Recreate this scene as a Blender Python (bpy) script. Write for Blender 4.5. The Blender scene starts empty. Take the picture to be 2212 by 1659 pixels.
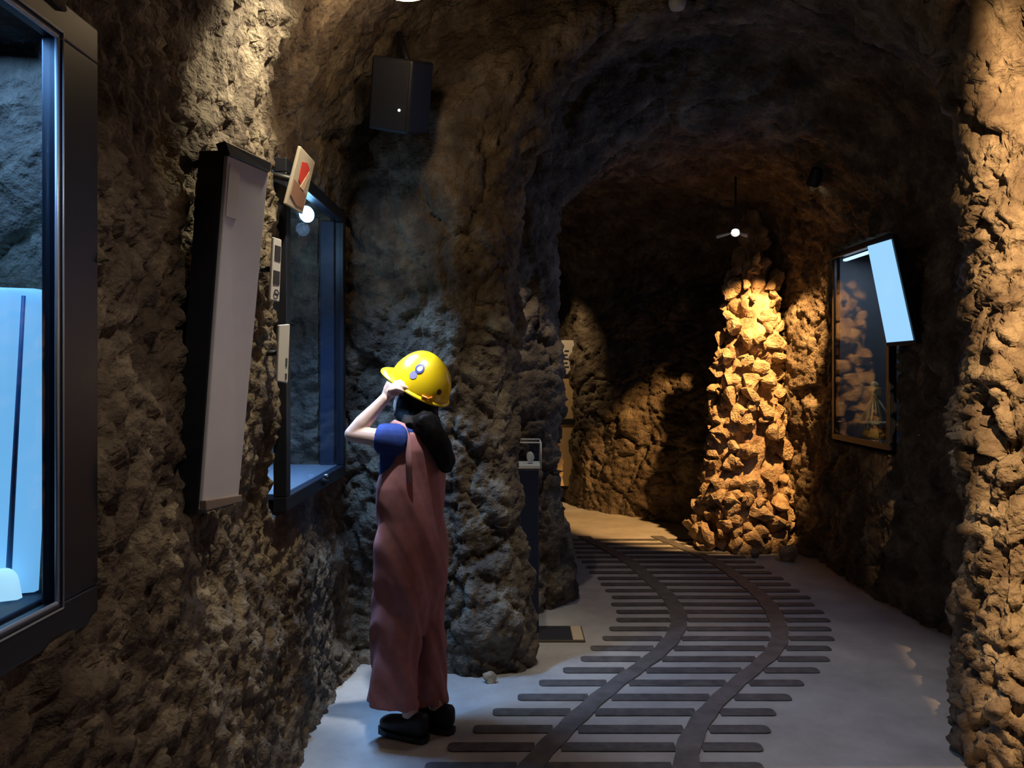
import bpy, bmesh, math, random
import numpy as np
from mathutils import Vector, Matrix

random.seed(7)
R = np.random.RandomState(7)
SC = bpy.context.scene
COL = SC.collection

# ------------------------------------------------------------------ camera, world, exposure
F_PX = 1700.0; W_PX = 2212.0; H_PX = 1659.0; HOR = 800.0; CX = 1106.0; EYE = 1.5
cam_d = bpy.data.cameras.new('camera'); cam = bpy.data.objects.new('camera', cam_d); COL.objects.link(cam)
cam.location = (0, 0, EYE); cam.rotation_euler = (math.pi / 2, 0, 0)
cam_d.sensor_width = 36.0; cam_d.lens = 36.0 * F_PX / W_PX
cam_d.shift_y = -(H_PX / 2 - HOR) / W_PX
cam_d.clip_start = 0.05; cam_d.clip_end = 60
SC.camera = cam
world = bpy.data.worlds.new('world'); SC.world = world; world.use_nodes = True
bg = world.node_tree.nodes['Background']; bg.inputs[0].default_value = (0.5, 0.55, 0.7, 1); bg.inputs[1].default_value = 0.004
SC.view_settings.view_transform = 'Standard'; SC.view_settings.look = 'None'
SC.view_settings.exposure = 0.0; SC.view_settings.gamma = 1.0; SC.view_settings.use_curve_mapping = False

def at(px, py, Y):
    return Vector(((px - CX) / F_PX * Y, Y, EYE - (py - HOR) / F_PX * Y))

# ------------------------------------------------------------------ numpy noise
def _hash(ix, iy, iz, seed):
    h = (ix.astype(np.uint32) * np.uint32(374761393) + iy.astype(np.uint32) * np.uint32(668265263)
         + iz.astype(np.uint32) * np.uint32(2147483647) + np.uint32(seed * 144665 + 1013))
    h = (h ^ (h >> np.uint32(13))) * np.uint32(1274126177)
    h = (h ^ (h >> np.uint32(16))) * np.uint32(2246822519)
    return h ^ (h >> np.uint32(15))

def rnd(ix, iy, iz, seed):
    return _hash(ix, iy, iz, seed).astype(np.float32) / np.float32(4294967295.0)

def vnoise(P, seed=0):
    P = P.astype(np.float32); I = np.floor(P).astype(np.int64); Fr = P - I
    u = Fr * Fr * Fr * (Fr * (Fr * 6 - 15) + 10)
    out = np.zeros(len(P), np.float32)
    for dx in (0, 1):
        for dy in (0, 1):
            for dz in (0, 1):
                w = ((u[:, 0] if dx else 1 - u[:, 0]) * (u[:, 1] if dy else 1 - u[:, 1]) * (u[:, 2] if dz else 1 - u[:, 2]))
                ix, iy, iz = I[:, 0] + dx, I[:, 1] + dy, I[:, 2] + dz
                g = ((rnd(ix, iy, iz, seed) * 2 - 1) * (Fr[:, 0] - dx) + (rnd(ix, iy, iz, seed + 11) * 2 - 1) * (Fr[:, 1] - dy)
                     + (rnd(ix, iy, iz, seed + 23) * 2 - 1) * (Fr[:, 2] - dz))
                out += w * g
    return out * 1.5

def fbm(P, scale, octv=4, seed=0, ridged=False):
    o = np.zeros(len(P), np.float32); a = 1.0; f = scale
    for k in range(octv):
        n = vnoise(P * f, seed + k * 7)
        o += a * ((0.5 - np.abs(n)) if ridged else n); a *= 0.5; f *= 2.03
    return o

def facets(P, scale, seed=0):
    """chunky broken rock: every Voronoi cell is its own tilted plane; returns (height, crack)"""
    Q = (P * scale).astype(np.float32); I = np.floor(Q).astype(np.int64)
    f1 = np.full(len(Q), 9.0, np.float32); f2 = f1.copy(); h = np.zeros(len(Q), np.float32)
    for dx in (-1, 0, 1):
        for dy in (-1, 0, 1):
            for dz in (-1, 0, 1):
                ix, iy, iz = I[:, 0] + dx, I[:, 1] + dy, I[:, 2] + dz
                r0, r1, r2 = rnd(ix, iy, iz, seed), rnd(ix, iy, iz, seed + 3), rnd(ix, iy, iz, seed + 5)
                vx, vy, vz = Q[:, 0] - ix - r0, Q[:, 1] - iy - r1, Q[:, 2] - iz - r2
                d = np.sqrt(vx * vx + vy * vy + vz * vz)
                hh = (r0 + r1 + r2 - 1.5) * 0.8 + ((r1 - .5) * vx + (r2 - .5) * vy + (r0 * 1.4 - .9) * vz) * 1.3
                near = d < f1
                f2 = np.where(near, f1, np.minimum(f2, d)); h = np.where(near, hh, h); f1 = np.where(near, d, f1)
    return h, np.clip((f2 - f1) / 0.18, 0, 1)

def sstep(x, a, b):
    t = np.clip((x - a) / (b - a), 0, 1); return t * t * (3 - 2 * t)

# ------------------------------------------------------------------ materials
MATS = {}
def mat(name, col=(.5, .5, .5), rough=.6, metal=0, emit=None, estr=0, spec=.5, coat=0):
    if name in MATS: return MATS[name]
    m = bpy.data.materials.new(name); m.use_nodes = True
    b = m.node_tree.nodes['Principled BSDF']
    b.inputs['Base Color'].default_value = (*col, 1); b.inputs['Roughness'].default_value = rough
    b.inputs['Metallic'].default_value = metal; b.inputs['Specular IOR Level'].default_value = spec
    b.inputs['Coat Weight'].default_value = coat
    if emit: b.inputs['Emission Color'].default_value = (*emit, 1); b.inputs['Emission Strength'].default_value = estr
    MATS[name] = m; return m

def noisy(name, c1, c2, scale=8, rough=.8, bump=.2, bscale=60, spec=.3, c3=None, dist=.01, metal=0):
    """base colour mottled by noise, fine relief by bump"""
    if name in MATS: return MATS[name]
    m = mat(name, c1, rough, metal, spec=spec); nt = m.node_tree; N = nt.nodes; L = nt.links; b = N['Principled BSDF']
    tc = N.new('ShaderNodeTexCoord')
    n1 = N.new('ShaderNodeTexNoise'); n1.inputs['Scale'].default_value = scale; n1.inputs['Detail'].default_value = 6; n1.inputs['Roughness'].default_value = .65
    L.new(tc.outputs['Object'], n1.inputs['Vector'])
    cr = N.new('ShaderNodeValToRGB'); e = cr.color_ramp.elements
    e[0].position = .36; e[0].color = (*c1, 1); e[1].position = .66; e[1].color = (*c2, 1)
    if c3: x = e.new(.52); x.color = (*c3, 1)
    L.new(n1.outputs['Fac'], cr.inputs['Fac']); L.new(cr.outputs['Color'], b.inputs['Base Color'])
    n2 = N.new('ShaderNodeTexNoise'); n2.inputs['Scale'].default_value = bscale; n2.inputs['Detail'].default_value = 5
    L.new(tc.outputs['Object'], n2.inputs['Vector'])
    bp = N.new('ShaderNodeBump'); bp.inputs['Strength'].default_value = bump; bp.inputs['Distance'].default_value = dist
    L.new(n2.outputs['Fac'], bp.inputs['Height']); L.new(bp.outputs['Normal'], b.inputs['Normal'])
    return m

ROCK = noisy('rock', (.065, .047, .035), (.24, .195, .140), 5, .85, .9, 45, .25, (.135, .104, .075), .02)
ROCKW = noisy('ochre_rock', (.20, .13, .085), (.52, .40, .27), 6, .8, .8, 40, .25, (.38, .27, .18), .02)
CONCRETE = noisy('concrete', (.33, .31, .30), (.46, .44, .42), 3, .62, .15, 90, .4)
SLEEPER = noisy('dark_sleeper', (.065, .062, .066), (.13, .12, .12), 14, .6, .2, 80, .4)
RAIL = noisy('grey_rail', (.095, .092, .096), (.16, .15, .15), 10, .55, .15, 80, .4)
FRAME = mat('black_frame', (.012, .014, .022), .4)
NAVY = mat('navy_liner', (.02, .03, .06), .5)
PALE = noisy('pale_panel', (.55, .55, .64), (.66, .66, .74), 2, .45, .02, 40, .4)
CREAM = mat('cream_board', (.55, .47, .38), .5)
REDP = mat('red_print', (.75, .06, .04), .5)
BROWNP = mat('brown_print', (.35, .18, .12), .5)
WHITEP = mat('white_plaque', (.6, .58, .6), .5)
DARKP = mat('dark_print', (.03, .03, .035), .5)
CHROME = mat('pale_trim', (.55, .6, .68), .3, .3)
BLACK = mat('black_plastic', (.012, .013, .016), .5)
STEEL = mat('steel', (.45, .45, .46), .35, .8)
YELLOW = mat('yellow_plastic', (.90, .62, .01), .28, coat=.3)
SKIN = noisy('skin', (.62, .42, .34), (.68, .48, .40), 20, .5, .05, 200, .4)
PINK = noisy('dusty_pink_cloth', (.36, .15, .15), (.42, .185, .18), 30, .85, .15, 300, .2, None, .003)
PINKL = noisy('strap_cloth', (.45, .22, .23), (.50, .26, .26), 30, .85, .15, 300, .2, None, .003)
NAVYC = noisy('navy_cloth', (.022, .045, .19), (.032, .06, .24), 30, .85, .15, 300, .2, None, .003)
HAIR = noisy('black_hair', (.007, .006, .006), (.013, .011, .010), 60, .65, .5, 120, .15, None, .004)
SHOE = noisy('black_shoe', (.008, .008, .010), (.014, .014, .017), 20, .55, .1, 100, .4)
WOOD = noisy('pale_wood', (.50, .42, .25), (.62, .54, .36), 25, .6, .1, 80)
GOLD = mat('ochre_base', (.45, .33, .10), .5)
STONEW = noisy('white_mineral', (.6, .58, .54), (.75, .73, .7), 30, .5, .3, 90)

def glass(name='glass', tint=(.9, .95, 1)):
    if name in MATS: return MATS[name]
    m = bpy.data.materials.new(name); m.use_nodes = True; nt = m.node_tree; nt.nodes.clear()
    o = nt.nodes.new('ShaderNodeOutputMaterial'); mx = nt.nodes.new('ShaderNodeMixShader')
    t = nt.nodes.new('ShaderNodeBsdfTransparent'); t.inputs[0].default_value = (*tint, 1)
    g = nt.nodes.new('ShaderNodeBsdfGlossy'); g.inputs['Roughness'].default_value = .03
    lw = nt.nodes.new('ShaderNodeLayerWeight'); lw.inputs[0].default_value = .5      # Schlick's Fresnel, same from both sides of the pane
    pw = nt.nodes.new('ShaderNodeMath'); pw.operation = 'POWER'; pw.inputs[1].default_value = 5; nt.links.new(lw.outputs['Facing'], pw.inputs[0])
    fr = nt.nodes.new('ShaderNodeMath'); fr.operation = 'MULTIPLY_ADD'; fr.inputs[1].default_value = .5; fr.inputs[2].default_value = .012; nt.links.new(pw.outputs[0], fr.inputs[0])
    nt.links.new(fr.outputs[0], mx.inputs[0]); nt.links.new(t.outputs[0], mx.inputs[1]); nt.links.new(g.outputs[0], mx.inputs[2])
    nt.links.new(mx.outputs[0], o.inputs[0]); MATS[name] = m; return m
GLASS = glass()

# ------------------------------------------------------------------ object helpers
def link(name, me, m=None, parent=None, smooth=False):
    o = bpy.data.objects.new(name, me); COL.objects.link(o)
    if m: me.materials.append(m)
    if parent is not None:
        o.parent = parent; o.location = -parent.location      # meshes are modelled in world coordinates
    if smooth:
        me.polygons.foreach_set('use_smooth', [True] * len(me.polygons))
    me.update(); return o
def from_bm(name, bm, m, parent=None, smooth=False):
    bmesh.ops.recalc_face_normals(bm, faces=bm.faces)
    me = bpy.data.meshes.new(name); bm.to_mesh(me); bm.free(); return link(name, me, m, parent, smooth)
def tag(o, label=None, cat=None, group=None, kind=None):
    if label: o['label'] = label
    if cat: o['category'] = cat
    if group: o['group'] = group
    if kind: o['kind'] = kind
    return o
def empty(name, loc, label, cat, group=None):
    o = bpy.data.objects.new(name, None); COL.objects.link(o); o.location = loc; o.empty_display_size = .05
    return tag(o, label, cat, group)
def add_box(bm, lo, hi, M=None):
    vs = [bm.verts.new((x, y, z)) for x in (lo[0], hi[0]) for y in (lo[1], hi[1]) for z in (lo[2], hi[2])]
    if M is not None:
        for v in vs: v.co = M @ v.co
    for f in ((0, 1, 3, 2), (4, 6, 7, 5), (0, 4, 5, 1), (2, 3, 7, 6), (0, 2, 6, 4), (1, 5, 7, 3)):
        bm.faces.new([vs[i] for i in f])
    return vs
def box(name, lo, hi, m, parent=None, bev=.004, M=None):
    bm = bmesh.new(); add_box(bm, lo, hi, M)
    if bev: bmesh.ops.bevel(bm, geom=bm.edges[:], offset=bev, segments=2, affect='EDGES', profile=.5)
    return from_bm(name, bm, m, parent)
def add_tube(bm, pts, rad, seg=12, cap=True, squash=None):
    """tube along pts; rad a number or list of numbers / (a, b) pairs"""
    pts = [Vector(p) for p in pts]; n = len(pts)
    rads = rad if isinstance(rad, (list, tuple)) else [rad] * n
    rings = []; prev = None
    for i, p in enumerate(pts):
        t = (pts[min(i + 1, n - 1)] - pts[max(i - 1, 0)]).normalized()
        if prev is None:
            ref = Vector((0, 0, 1)) if abs(t.z) < .9 else Vector((1, 0, 0))
            a = (ref - t * ref.dot(t)).normalized()
        else:
            a = (prev - t * prev.dot(t)).normalized()
        prev = a; b = t.cross(a); r = rads[i]; ra, rb = r if isinstance(r, (tuple, list)) else (r, r)
        rings.append([bm.verts.new(p + a * (ra * math.cos(k * 2 * math.pi / seg)) + b * (rb * math.sin(k * 2 * math.pi / seg))) for k in range(seg)])
    for i in range(n - 1):
        for k in range(seg):
            bm.faces.new((rings[i][k], rings[i][(k + 1) % seg], rings[i + 1][(k + 1) % seg], rings[i + 1][k]))
    if cap:
        bm.faces.new(rings[0][::-1]); bm.faces.new(rings[-1])
    return rings
def tube(name, pts, rad, m, parent=None, seg=12, smooth=True):
    bm = bmesh.new(); add_tube(bm, pts, rad, seg); return from_bm(name, bm, m, parent, smooth)
def add_ell(bm, c, r, M3=None, seg=20, ring=12):
    d = bmesh.ops.create_uvsphere(bm, u_segments=seg, v_segments=ring, radius=1.0)
    for v in d['verts']:
        q = Vector((v.co.x * r[0], v.co.y * r[1], v.co.z * r[2]))
        v.co = Vector(c) + (M3 @ q if M3 is not None else q)
def ell(name, c, r, m, parent=None, M3=None):
    bm = bmesh.new(); add_ell(bm, c, r, M3); return from_bm(name, bm, m, parent, True)
def add_loft(bm, rings, cap=True):
    vr = [[bm.verts.new(p) for p in ring] for ring in rings]; n = len(vr[0])
    for i in range(len(vr) - 1):
        for k in range(n):
            bm.faces.new((vr[i][k], vr[i][(k + 1) % n], vr[i + 1][(k + 1) % n], vr[i + 1][k]))
    if cap: bm.faces.new(vr[0][::-1]); bm.faces.new(vr[-1])
def remesh(o, voxel, smooth_it=6):
    md = o.modifiers.new('remesh', 'REMESH'); md.mode = 'VOXEL'; md.voxel_size = voxel
    ms = o.modifiers.new('smooth', 'SMOOTH'); ms.iterations = smooth_it; ms.factor = .5
    dg = bpy.context.evaluated_depsgraph_get(); dg.update()
    me = bpy.data.meshes.new_from_object(o.evaluated_get(dg)); mats = [m for m in o.data.materials]
    o.modifiers.clear(); o.data = me
    me.materials.clear()
    for m in mats: me.materials.append(m)
    me.polygons.foreach_set('use_smooth', [True] * len(me.polygons)); me.update()
def displace(o, fn):
    me = o.data; n = len(me.vertices); co = np.empty(n * 3, np.float32); no = np.empty(n * 3, np.float32)
    me.vertices.foreach_get('co', co); me.vertex_normals.foreach_get('vector', no)
    co = co.reshape(-1, 3); no = no.reshape(-1, 3)
    co += no * fn(co)[:, None]; me.vertices.foreach_set('co', co.ravel()); me.update()
def board(name, quad, thick, m, parent=None, bev=.003):
    """slab whose front face is the quad (tl, tr, br, bl)"""
    q = [Vector(p) for p in quad]; n = (q[1] - q[0]).cross(q[3] - q[0]).normalized()
    if n.dot(Vector((0, 0, EYE)) - q[0]) < 0: n = -n
    bm = bmesh.new(); a = [bm.verts.new(p) for p in q]; b = [bm.verts.new(p - n * thick) for p in q]
    bm.faces.new(a); bm.faces.new(b[::-1])
    for i in range(4): bm.faces.new((a[i], b[i], b[(i + 1) % 4], a[(i + 1) % 4]))
    if bev: bmesh.ops.bevel(bm, geom=bm.edges[:], offset=bev, segments=2, affect='EDGES', profile=.5)
    return from_bm(name, bm, m, parent), n
def on_quad(quad, u, v, n, off):
    q = [Vector(p) for p in quad]; t = q[0].lerp(q[1], u); b = q[3].lerp(q[2], u); return t.lerp(b, v) + n * off
def patch(name, quad, n, uvs, off, m, parent, thick=.002):
    """a thin printed or inlaid patch on a board, outline in board coordinates"""
    bm = bmesh.new(); a = [bm.verts.new(on_quad(quad, u, v, n, off)) for u, v in uvs]; b = [bm.verts.new(p.co - n * thick) for p in a]
    bm.faces.new(a); bm.faces.new(b[::-1]); k = len(a)
    for i in range(k): bm.faces.new((a[i], b[i], b[(i + 1) % k], a[(i + 1) % k]))
    return from_bm(name, bm, m, parent)
def rr(u0, u1, v0, v1): return [(u0, v0), (u1, v0), (u1, v1), (u0, v1)]

def spot_light(name, loc, target, energy, color, angle, blend=.4, radius=.03):
    d = bpy.data.lights.new(name, 'SPOT'); d.energy = energy; d.color = color; d.spot_size = math.radians(angle); d.spot_blend = blend
    d.shadow_soft_size = radius; o = bpy.data.objects.new(name, d); COL.objects.link(o); o.location = loc
    o.rotation_euler = (Vector(target) - Vector(loc)).to_track_quat('-Z', 'Y').to_euler(); return o
def point_light(name, loc, energy, color, radius=.03):
    d = bpy.data.lights.new(name, 'POINT'); d.energy = energy; d.color = color; d.shadow_soft_size = radius
    o = bpy.data.objects.new(name, d); COL.objects.link(o); o.location = loc; return o
def area_light(name, loc, target, energy, color, sx, sy):
    d = bpy.data.lights.new(name, 'AREA'); d.energy = energy; d.color = color; d.shape = 'RECTANGLE'; d.size = sx; d.size_y = sy
    o = bpy.data.objects.new(name, d); COL.objects.link(o); o.location = loc
    o.rotation_euler = (Vector(target) - Vector(loc)).to_track_quat('-Z', 'Y').to_euler(); return o

# ------------------------------------------------------------------ tunnel shell
ST = [  # left foot x, y | right foot x, y | crown z
    (-.86, -1.4, 2.30, -1.4, 3.45), (-.84, 0.6, 2.2, 1.0, 3.45), (-.84, 1.6, 2.22, 2.1, 3.45), (-.85, 2.1, 2.16, 2.45, 3.45),
    (-.88, 2.6, 2.02, 2.72, 3.45), (-.90, 3.0, 1.785, 2.87, 3.45), (-.90, 3.3, 1.765, 3.08, 3.5), (-.90, 3.7, 2.01, 3.5, 3.55), (-.90, 4.06, 2.3, 3.9, 3.55),
    (-.55, 3.92, 2.42, 4.1, 3.5), (-.28, 3.83, 2.44, 4.2, 3.45), (-.05, 3.91, 2.44, 4.3, 3.42), (.055, 4.08, 2.44, 4.4, 3.42), (-.02, 4.28, 2.44, 4.5, 3.5),
    (-.06, 4.78, 2.44, 4.85, 3.5), (.12, 4.93, 2.42, 4.95, 3.3), (.275, 5.06, 2.41, 5.1, 3.15), (.24, 5.6, 2.40, 5.7, 3.1), (.1, 6.2, 2.40, 6.3, 3.1),
    (-.3, 6.6, 2.3, 6.95, 3.1), (-.8, 6.9, 1.9, 7.45, 3.1), (-1.2, 7.1, 1.35, 7.95, 3.1), (-1.5, 7.2, .74, 8.5, 3.1), (-1.7, 7.4, .62, 9.2, 3.1),
    (-1.8, 8.0, .35, 9.9, 3.0), (-1.9, 8.8, -1.2, 10.2, 3.0)]
DENS = [.06, .03, .014, .013, .012, .012, .013, .014, .014, .012, .012, .012, .012, .014, .015, .013, .016, .022, .022, .022, .022, .022, .022, .04, .05]
ZS = 2.3
# display niches cut back into the walls: side, y0, y1, z0, z1
NICHES = [(-1, .35, 1.555, 1.03, 2.15), (-1, 2.93, 3.93, .98, 2.27), (1, 5.00, 5.88, .98, 2.38)]

def build_shell():
    st = np.array(ST, np.float64); ss = [st[0]]
    for i in range(len(st) - 1):
        d = max(np.hypot(*(st[i + 1, :2] - st[i, :2])), np.hypot(*(st[i + 1, 2:4] - st[i, 2:4])))
        n = max(2, int(d / DENS[i]))
        for k in range(1, n + 1): ss.append(st[i] + (st[i + 1] - st[i]) * k / n)
    S = np.array(ss)
    ker = np.exp(-np.linspace(-2, 2, 13) ** 2); ker /= ker.sum()
    S2 = S.copy()
    for c in range(5):
        p = np.pad(S[:, c], 6, mode='edge'); S2[:, c] = np.convolve(p, ker, mode='valid')
    S = S2; ns = len(S); i_corner = int(np.argmax(S[:, 1] > 4.0))
    xl, yl, xr, yr, zc = [S[:, i][:, None] for i in range(5)]
    zw = np.linspace(-.06, ZS, 180); th = np.linspace(0, math.pi, 150)
    cx = (xl + xr) / 2; w = (xr - xl) / 2
    one = np.ones((ns, 1))
    A = np.stack([xl + 0 * zw, yl + 0 * zw, one * zw], -1)
    B = np.stack([cx - w * np.cos(th), yl + (yr - yl) * (1 - np.cos(th)) / 2, ZS + (zc - ZS) * np.sin(th)], -1)
    Cc = np.stack([xr + 0 * zw, yr + 0 * zw, one * zw[::-1]], -1)
    # foot batter of the left wall
    A[..., 0] += .10 * np.clip(1 - A[..., 2] / .95, 0, 1)
    G = np.concatenate([A, B[:, 1:-1], Cc], 1); nt = G.shape[1]
    ds = np.gradient(G, axis=0); dt = np.gradient(G, axis=1)
    Nn = np.cross(ds, dt); Nn /= (np.linalg.norm(Nn, axis=-1, keepdims=True) + 1e-9)
    inside = np.stack([cx + 0 * G[..., 0], G[..., 1], 1.4 + 0 * G[..., 0]], -1) - G
    # sign fixed per sheet: normals point into the tunnel
    Nn[(Nn * inside).sum(-1).mean() < 0] *= -1
    if (Nn[:, :180] * np.array([1, 0, 0])).sum(-1).mean() < 0: Nn = -Nn
    P = G.reshape(-1, 3).astype(np.float32); N3 = Nn.reshape(-1, 3)
    wob = np.stack([fbm(P, 2.2, 2, 50), fbm(P, 2.2, 2, 60), fbm(P, 2.2, 2, 70)], -1) * .10
    Q = P + wob
    Qs = Q * np.array([1, 1, .8], np.float32)
    h1, c1 = facets(Qs, 3.6, 5); h2, c2 = facets(Q, 9.5, 9); h3, c3 = facets(Q, 22., 13)
    low = fbm(P, 1.3, 3, 1); fin = fbm(P, 26, 3, 31); rid = fbm(Q, 9, 3, 41, True)
    rough = .55 + .45 * sstep(fbm(P, 1.6, 2, 90), -.25, .25)
    ceil = sstep(P[:, 2], 2.0, 2.7)
    nearl = ((P[:, 0] < 0) & (P[:, 1] < 3.7)).astype(np.float32)     # the near left wall is finer, sprayed rock
    big = .045 * (1 - .7 * nearl) * (1 - .35 * ceil)
    d = ((.07 - .025 * nearl) * low + big * h1 * rough + (.020 - .012 * nearl) * h2 * rough + (.007 + .006 * nearl) * h3 + (.010 + .004 * nearl) * fin + .014 * rid
         - .022 * (1 - c1) * (1 - .7 * nearl) - .011 * (1 - c2) - .005 * (1 - c3))
    pil = sstep(P[:, 0], 1.45, 1.6) * (1 - sstep(P[:, 1], 3.1, 3.4)) * sstep(P[:, 1], 2.3, 2.6)   # the pillar is the most broken rock
    d += pil * (.020 * h2 + .010 * h3 + .016 * rid - .012 * (1 - c2) - .006 * (1 - c3))
    P2 = (P + N3 * d[:, None]).astype(np.float64)
    # niches
    for side, y0, y1, z0, z1 in NICHES:
        m = sstep(P2[:, 1], y0 - .02, y0 + .02) * (1 - sstep(P2[:, 1], y1 - .02, y1 + .02)) * sstep(P2[:, 2], z0 - .02, z0 + .02) * (1 - sstep(P2[:, 2], z1 - .02, z1 + .02))
        m *= (P2[:, 0] < -.5) if side < 0 else (P2[:, 0] > 2.0)
        if side < 0: m *= np.repeat(np.arange(ns) < i_corner, nt)
        P2[:, 0] += side * .55 * m
    P2 = P2.reshape(ns, nt, 3)
    def sheet(name, t0, t1, label, cat):
        sub = P2[:, t0:t1]; n2 = t1 - t0
        me = bpy.data.meshes.new(name); idx = np.arange(ns * n2).reshape(ns, n2)
        quads = np.stack([idx[:-1, :-1], idx[1:, :-1], idx[1:, 1:], idx[:-1, 1:]], -1).reshape(-1, 4)
        me.vertices.add(ns * n2); me.vertices.foreach_set('co', sub.reshape(-1).astype(np.float32))
        me.loops.add(quads.size); me.loops.foreach_set('vertex_index', quads.ravel().astype(np.int32))
        me.polygons.add(len(quads)); me.polygons.foreach_set('loop_start', np.arange(0, quads.size, 4, dtype=np.int32))
        me.update(calc_edges=True); me.validate()
        return tag(link(name, me, ROCK, None, True), label, cat, kind='structure')
    a = 180; b = 180 + 148
    sheet('wall_left', 0, a + 1, 'rough grey brown rock wall beside the person, with display niches', 'wall')
    sheet('ceiling', a, b + 1, 'dark rock vault arching over the tunnel', 'ceiling')
    sheet('wall_right', b, nt, 'rock wall opposite the person, running from the lit pillar to the far bend', 'wall')
build_shell()

# floor with track
def build_floor():
    nx, ny = 90, 200
    xs = np.linspace(-2.2, 3.0, nx); ys = np.linspace(-1.5, 10.4, ny); X, Y = np.meshgrid(xs, ys)
    P = np.stack([X, Y, 0 * X], -1).reshape(-1, 3).astype(np.float32); P[:, 2] = fbm(P, 1.1, 2, 3) * .0025
    idx = np.arange(nx * ny).reshape(ny, nx)
    quads = np.stack([idx[:-1, :-1], idx[:-1, 1:], idx[1:, 1:], idx[1:, :-1]], -1).reshape(-1, 4)
    me = bpy.data.meshes.new('floor'); me.from_pydata(P.tolist(), [], quads.tolist())
    fl = tag(link('floor', me, CONCRETE, None, True), 'pale concrete tunnel floor with an inlaid curving mine track', 'floor', kind='structure')
    YS = [2.2, 2.97, 3.3, 3.64, 4.25, 4.72, 5.2, 6.14, 6.6, 7.2]
    LX = [-.20, .06, .23, .415, .84, 1.02, 1.04, .93, .80, .60]
    RX = [.55, .645, .76, .98, 1.45, 1.60, 1.66, 1.60, 1.46, 1.25]
    fine = np.linspace(2.2, 7.1, 80)
    lx = np.interp(fine, YS, LX); rx = np.interp(fine, YS, RX)
    k = np.ones(7) / 7
    sm = lambda v: np.convolve(np.pad(v, 3, mode='edge'), k, mode='valid')
    lx, rx = sm(lx), sm(rx)
    top = .0075
    for xv in (lx, rx):
        bm = bmesh.new(); va = []
        for i, y in enumerate(fine):
            w = .05 + .004 * math.sin(i * 1.7)
            va.append([bm.verts.new((xv[i] - w, y, -.004)), bm.verts.new((xv[i] - w, y, top)), bm.verts.new((xv[i] + w, y, top)), bm.verts.new((xv[i] + w, y, -.004))])
        for i in range(len(va) - 1):
            for j in range(3): bm.faces.new((va[i][j], va[i + 1][j], va[i + 1][j + 1], va[i][j + 1]))
        from_bm('rail', bm, RAIL, fl)
    y = 2.34
    while y < 7.05:
        a = float(np.interp(y, fine, lx)); b = float(np.interp(y, fine, rx))
        j = random.uniform(-.02, .02)
        for x0, x1, fr in ((a - .38 + j, a - .052, 0), (a + .052, b - .052, 1), (b + .052, b + .31 + j, 2)):
            w = .036; bm = bmesh.new(); r = .02; pts = []
            # plank end rounded on the outer side
            for (px_, py_, rnd_) in ((x0, y - w, fr == 0), (x1, y - w, fr == 2), (x1, y + w, fr == 2), (x0, y + w, fr == 0)):
                sx = 1 if px_ == x0 else -1; sy = 1 if py_ < y else -1
                if rnd_:
                    c = [(px_ + sx * r, py_), (px_ + sx * r * .3, py_ + sy * r * .3), (px_, py_ + sy * r)]
                    if (sx > 0) == (sy > 0): c = c[::-1]
                    pts += c
                else: pts.append((px_, py_))
            t = [bm.verts.new((p[0], p[1], .005)) for p in pts]; bt = [bm.verts.new((p[0], p[1], -.004)) for p in pts]
            bm.faces.new(t); n = len(t)
            for q in range(n): bm.faces.new((t[q], bt[q], bt[(q + 1) % n], t[(q + 1) % n]))
            from_bm('sleeper', bm, SLEEPER, fl)
        y += .16 + random.uniform(-.006, .006)
build_floor()

# ------------------------------------------------------------------ rock chunks
def chunk_mesh(seed):
    bm = bmesh.new(); bmesh.ops.create_icosphere(bm, subdivisions=2, radius=1)
    r = random.Random(seed); planes = [(Vector((r.gauss(0, 1), r.gauss(0, 1), r.gauss(0, 1))).normalized(), r.uniform(.45, .8)) for _ in range(11)]
    for v in bm.verts:
        for n, d in planes:
            k = v.co.dot(n)
            if k > d: v.co -= n * (k - d)
        v.co += Vector((r.uniform(-1, 1), r.uniform(-1, 1), r.uniform(-1, 1))) * .035
    me = bpy.data.meshes.new('rock_chunk'); bm.to_mesh(me); bm.free(); return me
CHUNKS = [chunk_mesh(i) for i in range(9)]
ROCKC = noisy('broken_ochre_rock', (.28, .18, .11), (.55, .43, .30), 1.2, .8, .5, 6, .25, (.42, .31, .20), .15)
for c in CHUNKS: c.materials.append(ROCKC)
def chunk(parent, loc, s, name='rock_chunk'):
    o = bpy.data.objects.new(name, CHUNKS[random.randrange(9)]); COL.objects.link(o)
    o.rotation_euler = [random.uniform(0, 6.28) for _ in range(3)]; o.scale = s
    if parent: o.parent = parent; o.location = Vector(loc) - parent.location
    else: o.location = loc
    return o

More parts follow.
